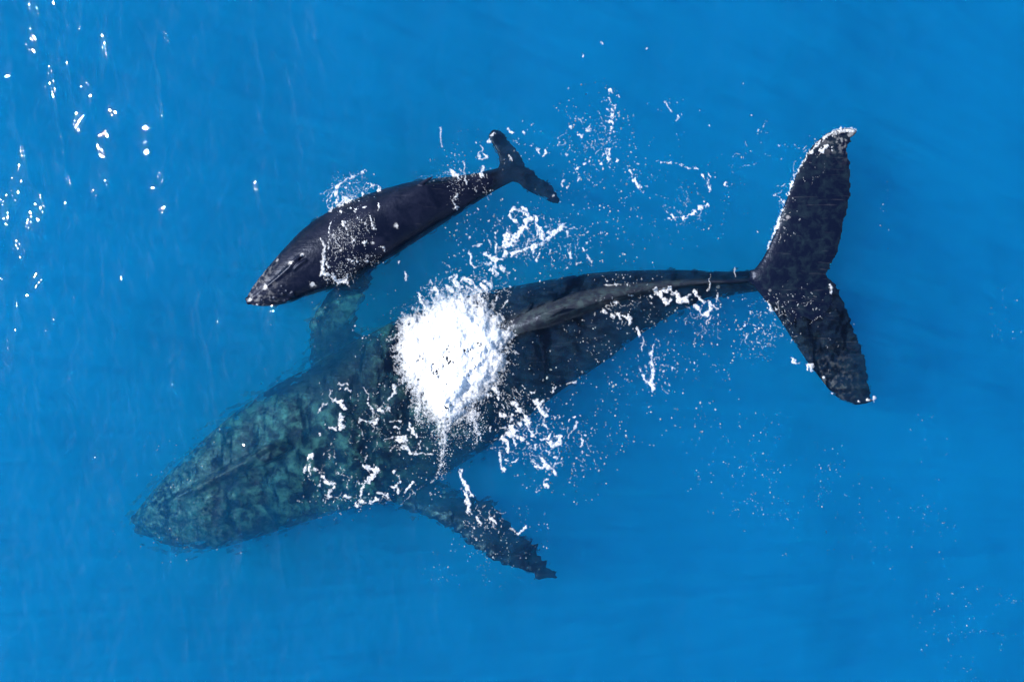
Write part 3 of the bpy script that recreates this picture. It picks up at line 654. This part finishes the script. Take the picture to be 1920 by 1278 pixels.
# --- foam on the flukes
F6 = FoamField(6)
F6.stroke(4, [(1440, 463), (1455, 430), (1466, 395)], 0.9, 6, 0.35)
F6.stroke(5, [(1470, 380), (1485, 342), (1498, 314), (1516, 288), (1540, 264), (1562, 250), (1582, 244), (1600, 243)], 0.9, 11, 0.42)
F6.stroke(10, [(1535, 285), (1555, 272), (1562, 286)], 0.9, 5, 0.4); F6.stroke(6, [(1590, 244), (1604, 246)], 0.6)
F6.stroke(4, [(1452, 365), (1464, 372), (1468, 384)], 0.9, None, 0.4); F6.stroke(3, [(1455, 352), (1470, 346)], 0.9, None, 0.5)
for w, p in [(6, [(1485, 641)]), (8, [(1518, 684), (1524, 692)]), (5, [(1503, 668)]), (9, [(1487, 676), (1494, 682)]), (5, [(1545, 706)]), (5, [(1562, 737)]), (6, [(1625, 751), (1642, 747)]), (5, [(1610, 752)]), (5, [(1556, 534), (1558, 550)]), (4, [(1530, 580)]), (5, [(1440, 565), (1447, 580)])]:
    F6.stroke(w, p, 0.8)
F6.dots(1500, 560, 50, 40, 34, 2, 4); F6.dots(1470, 600, 30, 40, 22, 2, 4); F6.dots(1560, 640, 50, 70, 16, 2, 3); F6.dots(1480, 400, 20, 60, 20, 2, 4)
F6.strands(1510, 300, 40, 50, 16); F6.strands(1470, 400, 16, 50, 12); F6.strands(1490, 580, 50, 50, 18, 1.0)
F6.build('sea_foam', 'white water breaking along the leading edge of the mother whale\'s flukes', 0.02)

# --- splash over the calf
F7 = FoamField(7)
F7.stroke(7, [(617, 391), (614, 377), (627, 359), (635, 345), (647, 337), (666, 328), (684, 321)], 0.8, 5, 0.14)
F7.stroke(5, [(623, 381), (621, 398), (623, 410), (619, 426), (617, 446), (617, 465)], 0.7, None, 0.12)
F7.stroke(9, [(688, 355), (698, 348), (711, 349), (713, 361)], 0.9, 7, 0.2); F7.stroke(7, [(711, 361), (708, 377), (711, 392)], 0.9, None, 0.3)
F7.stroke(11, [(641, 371), (658, 377), (645, 383)], 0.9, None, 0.45); F7.stroke(9, [(628, 362), (632, 385)], 0.9, None, 0.4)
for w, p in [(7, [(652, 351)]), (7, [(680, 363)]), (4, [(702, 328)]), (8, [(674, 377)]), (4, [(692, 400), (698, 420), (704, 431)]), (6, [(682, 457), (690, 451)]), (5, [(717, 463), (722, 472)])]:
    F7.stroke(w, p, 0.9, None, 0.3)
F7.stroke(8, [(637, 388), (645, 418), (654, 432), (662, 451)], 0.9, 5, 0.42); F7.stroke(9, [(655, 385), (668, 395), (675, 412)], 0.9, None, 0.45); F7.stroke(6, [(668, 385), (690, 390)], 0.9, None, 0.4)
F7.stroke(6, [(654, 486), (675, 490), (692, 487)], 0.9, None, 0.55)
F7.stroke(4.5, [(602, 448), (608, 463), (607, 479), (606, 495), (605, 513)], 0.5, 11)
F7.stroke(10, [(607, 512), (621, 520), (635, 530), (647, 528)], 0.9, None, 0.4); F7.stroke(7, [(648, 516), (650, 528)], 0.9, None, 0.4); F7.stroke(6, [(613, 495), (624, 515)], 0.9, None, 0.5)
F7.stroke(8, [(846, 322), (860, 334)], 0.9, None, 0.3); F7.stroke(4, [(835, 337), (815, 339)], 0.9, None, 0.3); F7.stroke(8, [(853, 369), (855, 389)], 0.9, None, 0.4)
F7.stroke(4, [(899, 287), (905, 285), (912, 290), (912, 297), (905, 300), (899, 297), (899, 287)], 0.4); F7.stroke(3, [(904, 284), (904, 274)], 0.4); F7.stroke(9, [(905, 314), (904, 328)], 0.8)
for w, p in [(3.5, [(871, 303), (871, 322), (874, 345)]), (4, [(954, 293), (960, 301)]), (6, [(894, 358)]), (5, [(907, 361)]), (6, [(921, 252), (925, 250)]), (6, [(919, 263)]), (3, [(826, 240), (828, 262), (830, 275)])]:
    F7.stroke(w, p, 0.7)
F7.dots(642, 453, 26, 14, 26, 1.5, 3.5); F7.dots(665, 405, 34, 28, 34, 1.5, 3.5); F7.dots(660, 345, 40, 24, 40, 2, 3.5); F7.dots(640, 505, 30, 20, 30, 1.5, 3.5); F7.dots(675, 440, 30, 30, 16, 1.5, 3); F7.dots(690, 490, 30, 10, 20, 2, 4)
F7.dots(870, 330, 40, 14, 40, 2, 4); F7.dots(900, 350, 30, 20, 16, 2, 4); F7.dots(960, 300, 40, 40, 16, 2, 4)
F7.strands(660, 350, 40, 30, 30, 1.1); F7.strands(652, 410, 40, 44, 90, 1.2, 24); F7.strands(625, 440, 12, 40, 26, 1.3, 24); F7.strands(635, 510, 30, 20, 20, 1.2); F7.strands(870, 335, 50, 20, 16, 1.0)
F7.build('sea_foam', 'curved lines of splash water running over the calf\'s back', 0.03, 0.01)

# --- the big spray: a heap of white water thrown up over the mother's back
FB = FoamField(8)
OUT = [(750, 645), (762, 612), (790, 585), (830, 562), (870, 552), (905, 560), (928, 590), (945, 615), (953, 636), (946, 652), (942, 675), (936, 700), (926, 722), (905, 738), (885, 748), (868, 775), (845, 798), (830, 802), (806, 780), (790, 748), (772, 716), (757, 690)]
gx, gy = np.meshgrid(np.arange(PX), np.arange(PY), indexing='ij')
bx0, bx1, by0, by1 = 700, 1010, 500, 930
sx, sy = gx[bx0:bx1, by0:by1], gy[bx0:bx1, by0:by1]
inside = np.zeros(sx.shape, dtype=bool); dmin = np.full(sx.shape, 1e9)
for (x1, y1), (x2, y2) in zip(OUT, OUT[1:] + OUT[:1]):
    c = ((y1 > sy) != (y2 > sy)) & (sx < (x2 - x1) * (sy - y1) / ((y2 - y1) or 1e-9) + x1); inside ^= c
    dx, dy = x2 - x1, y2 - y1; t = np.clip(((sx - x1) * dx + (sy - y1) * dy) / (dx * dx + dy * dy), 0, 1)
    dmin = np.minimum(dmin, np.hypot(sx - x1 - t * dx, sy - y1 - t * dy))
sd = np.where(inside, dmin, -dmin)
ang = np.arctan2(sy - 660.0, sx - 848.0); rr_ = np.hypot(sy - 660.0, sx - 848.0)
lobes = 15 * FB.nz.fbm(sx / 24.0 + 3, sy / 24.0 + 8, 3) + 3
lace = FB.nz.fbm(sx / 3.2 + 9, sy / 3.2, 4, 0.6); rays = FB.nz.fbm(ang * 17.0 + 40, rr_ / 13.0, 3, 0.55)
curl = 1 - np.abs(FB.nz.fbm(sx / 8.0 + 70, sy / 8.0 + 12, 3)) * 2.2
sd = sd + lobes
edge = sd * 0.15 + 3.2 * lace + 2.4 * rays + 1.5 * curl + 0.3
thin = np.clip((FB.nz.fbm(sx / 24.0 + 13, sy / 24.0 + 90, 3) - 0.10) * 5, 0, 1) * np.clip((sy - 560) / 110.0, 0, 1)
inner = 8.0 * (1 - thin) + (8.0 * lace + 3.2 * curl + 1.6) * thin
FB.f[bx0:bx1, by0:by1] = np.maximum(FB.f[bx0:bx1, by0:by1], np.where(sd < 30, edge, np.minimum(edge, inner)))
core_sd = np.full((PX, PY), 0.0, dtype=np.float32); core_sd[bx0:bx1, by0:by1] = np.clip(sd, 0, 60)
raw_sd = np.full((PX, PY), -40.0, dtype=np.float32); raw_sd[bx0:bx1, by0:by1] = sd
FB.stroke(15, [(832, 795), (832, 831), (829, 860)], 0.8, 8, 0.2); FB.stroke(5, [(829, 856), (826, 869), (822, 888), (812, 905)], 0.8, 3.5, 0.4)
FB.stroke(17, [(883, 742), (888, 784), (894, 805), (898, 826)], 0.8, 5, 0.22); FB.stroke(14, [(786, 705), (786, 751), (782, 777), (786, 791)], 0.8, 6, 0.2)
FB.stroke(4, [(804, 742), (794, 752), (793, 768), (800, 778), (808, 766), (806, 748)], 0.7); FB.stroke(5, [(858, 780), (872, 786), (866, 760)], 0.9, None, 0.4); FB.stroke(3, [(950, 652), (962, 658), (972, 662)], 0.6)
FB.dots(850, 800, 50, 40, 60, 2, 4); FB.dots(890, 770, 24, 40, 50, 2, 4); FB.dots(790, 600, 50, 40, 60, 2, 3.5); FB.dots(930, 580, 40, 40, 50, 2, 3.5); FB.dots(770, 640, 30, 60, 50, 2, 3.5); FB.dots(860, 545, 60, 16, 40, 2, 3.5)
def heap(ui, uj, fv):
    d = np.clip(core_sd[ui, uj] / 45.0, 0, 1)
    big = FB.nz.fbm(ui / 26.0 + 5, uj / 26.0, 3); fine = FB.nz.fbm(ui / 6.0, uj / 6.0 + 40, 4)
    return np.where(fv > 0, 0.34 * d ** 0.8 * (0.85 + 0.30 * big) + 0.009 * fine * np.clip(d * 3, 0, 1), 0)
spray = FB.build('whale_spray', 'big burst of white spray hanging over the middle of the mother whale', 0.03, 0.01, heap, lambda ui, uj, fv: 0.14 + 0.09 * np.clip(fv, 0, 3) + 0.55 * np.clip((raw_sd[ui, uj] + 2) / 44.0, 0, 1))
spray['category'] = 'spray'; spray.data.materials[0] = M_SPRAY

# --- loose drops and bubbles, too many to count
oct_v = np.array([(1, 0, 0), (0.5, 0.87, 0), (-0.5, 0.87, 0), (-1, 0, 0), (-0.5, -0.87, 0), (0.5, -0.87, 0), (0, 0, 0.8), (0, 0, -0.5)])
oct_f = np.array([(i, (i + 1) % 6, 6) for i in range(6)] + [((i + 1) % 6, i, 7) for i in range(6)])
def drops(name, label, regions, seed, cat='foam'):
    r = np.random.default_rng(seed); xs_, ys_, zs_, rs_ = [], [], [], []
    for cx, cy, rx, ry, n, r0, r1, zlo, zhi in regions:
        a = r.random(n) * 6.283; q = r.random(n) ** 0.65
        # clump along little threads
        jx = cx + rx * q * np.cos(a); jy = cy + ry * q * np.sin(a)
        m = n // 3
        jx[:m] = jx[m:2 * m] + r.normal(0, 5, m); jy[:m] = jy[m:2 * m] + r.normal(0, 9, m)
        xs_ += list(jx); ys_ += list(jy); rs_ += list(r0 + (r1 - r0) * r.random(n) ** 2.5); zs_ += list(r.uniform(zlo, zhi, n))
    x = (np.array(xs_) - 960) / 100; y = (639 - np.array(ys_)) / 100; rad = np.array(rs_) / 100
    z = top_of(x, y) + np.array(zs_)
    k = (CAM_H - z) / CAM_H
    C = np.stack([x * k, y * k, z], -1)
    el = 1 + 0.8 * r.random((len(x), 1)) * (r.random((len(x), 1)) > 0.6)
    th = r.random(len(x)) * 0.9 + 1.1
    ov = np.tile(oct_v[None], (len(x), 1, 1)); px_ = ov[..., 0] * el; py_ = ov[..., 1]
    ov = np.stack([px_ * np.cos(th)[:, None] - py_ * np.sin(th)[:, None], px_ * np.sin(th)[:, None] + py_ * np.cos(th)[:, None], ov[..., 2]], -1)
    Vv = (C[:, None, :] + ov * rad[:, None, None]).reshape(-1, 3)
    Ff = (oct_f[None] + 8 * np.arange(len(x))[:, None, None]).reshape(-1, 3)
    o = fast_mesh(name, Vv, Ff, M_FOAM); set_cover(o, np.repeat(0.14 + 0.66 * r.random(len(x)) ** 1.3, 8)); tag(o, label, cat, kind='stuff'); return o
drops('foam_bubbles', 'tiny bubbles and drops scattered over the water around the whales', [
    (1110, 270, 90, 120, 260, 0.5, 2.2, -0.10, 0.0), (1100, 430, 130, 90, 200, 0.5, 2.2, -0.10, 0.0), (960, 460, 130, 90, 240, 0.5, 2.2, -0.08, 0.0), (1280, 350, 130, 120, 160, 0.5, 1.8, -0.12, 0.0),
    (1150, 720, 220, 140, 340, 0.5, 2.4, -0.10, 0.0), (1060, 840, 120, 110, 240, 0.5, 2.4, -0.08, 0.0), (1320, 620, 130, 80, 180, 0.5, 2.2, -0.10, 0.0), (1420, 870, 170, 110, 190, 0.5, 1.7, -0.20, -0.03),
    (1500, 930, 140, 120, 90, 0.5, 1.7, -0.20, -0.03), (1430, 610, 70, 70, 90, 0.5, 2.2, -0.06, 0.0), (1820, 1180, 130, 90, 110, 0.5, 1.6, -0.25, -0.04), (1680, 1000, 120, 90, 50, 0.5, 1.4, -0.25, -0.04),
    (740, 830, 130, 110, 200, 0.5, 2.0, -0.06, 0.0), (640, 935, 110, 40, 90, 0.5, 2.0, -0.06, 0.0), (950, 1000, 90, 60, 110, 0.5, 2.0, -0.15, 0.0), (900, 1060, 120, 60, 110, 0.5, 1.3, -0.25, -0.04),
    (860, 290, 60, 60, 60, 0.5, 1.8, -0.1, 0.0), (1880, 580, 60, 60, 30, 0.5, 1.5, -0.2, -0.02), (340, 860, 90, 90, 40, 0.6, 1.8, -0.1, 0.0), (300, 1020, 120, 40, 40, 0.6, 1.6, -0.1, 0.0),
    (1740, 950, 60, 200, 40, 0.5, 1.4, -0.2, -0.03), (1660, 400, 10, 90, 10, 0.6, 1.8, -0.1, 0.0), (900, 650, 420, 260, 260, 0.5, 1.6, -0.1, 0.0)], 31)
drops('spray_droplets', 'fine white droplets thrown out around the big spray', [
    (848, 650, 118, 116, 1700, 0.3, 0.9, 0.02, 0.30), (840, 780, 60, 60, 700, 0.4, 1.2, 0.01, 0.15), (890, 780, 26, 60, 350, 0.5, 1.5, 0.01, 0.12), (830, 850, 10, 50, 220, 0.5, 1.4, 0.01, 0.08), (786, 750, 10, 50, 220, 0.5, 1.4, 0.01, 0.08), (860, 548, 80, 26, 260, 0.5, 1.4, 0.01, 0.2)], 32, 'spray')
drops('splash_droplets', 'fine white drops of splash water around the calf\'s back', [
    (655, 360, 50, 36, 240, 0.3, 0.9, 0.01, 0.12), (650, 425, 40, 46, 260, 0.3, 0.8, 0.01, 0.05), (635, 510, 34, 22, 160, 0.3, 0.9, 0.01, 0.05), (680, 485, 34, 12, 90, 0.3, 0.9, 0.01, 0.05), (855, 345, 14, 50, 110, 0.3, 0.9, 0.01, 0.05), (830, 335, 50, 8, 110, 0.3, 0.9, 0.01, 0.04)], 33, 'spray')
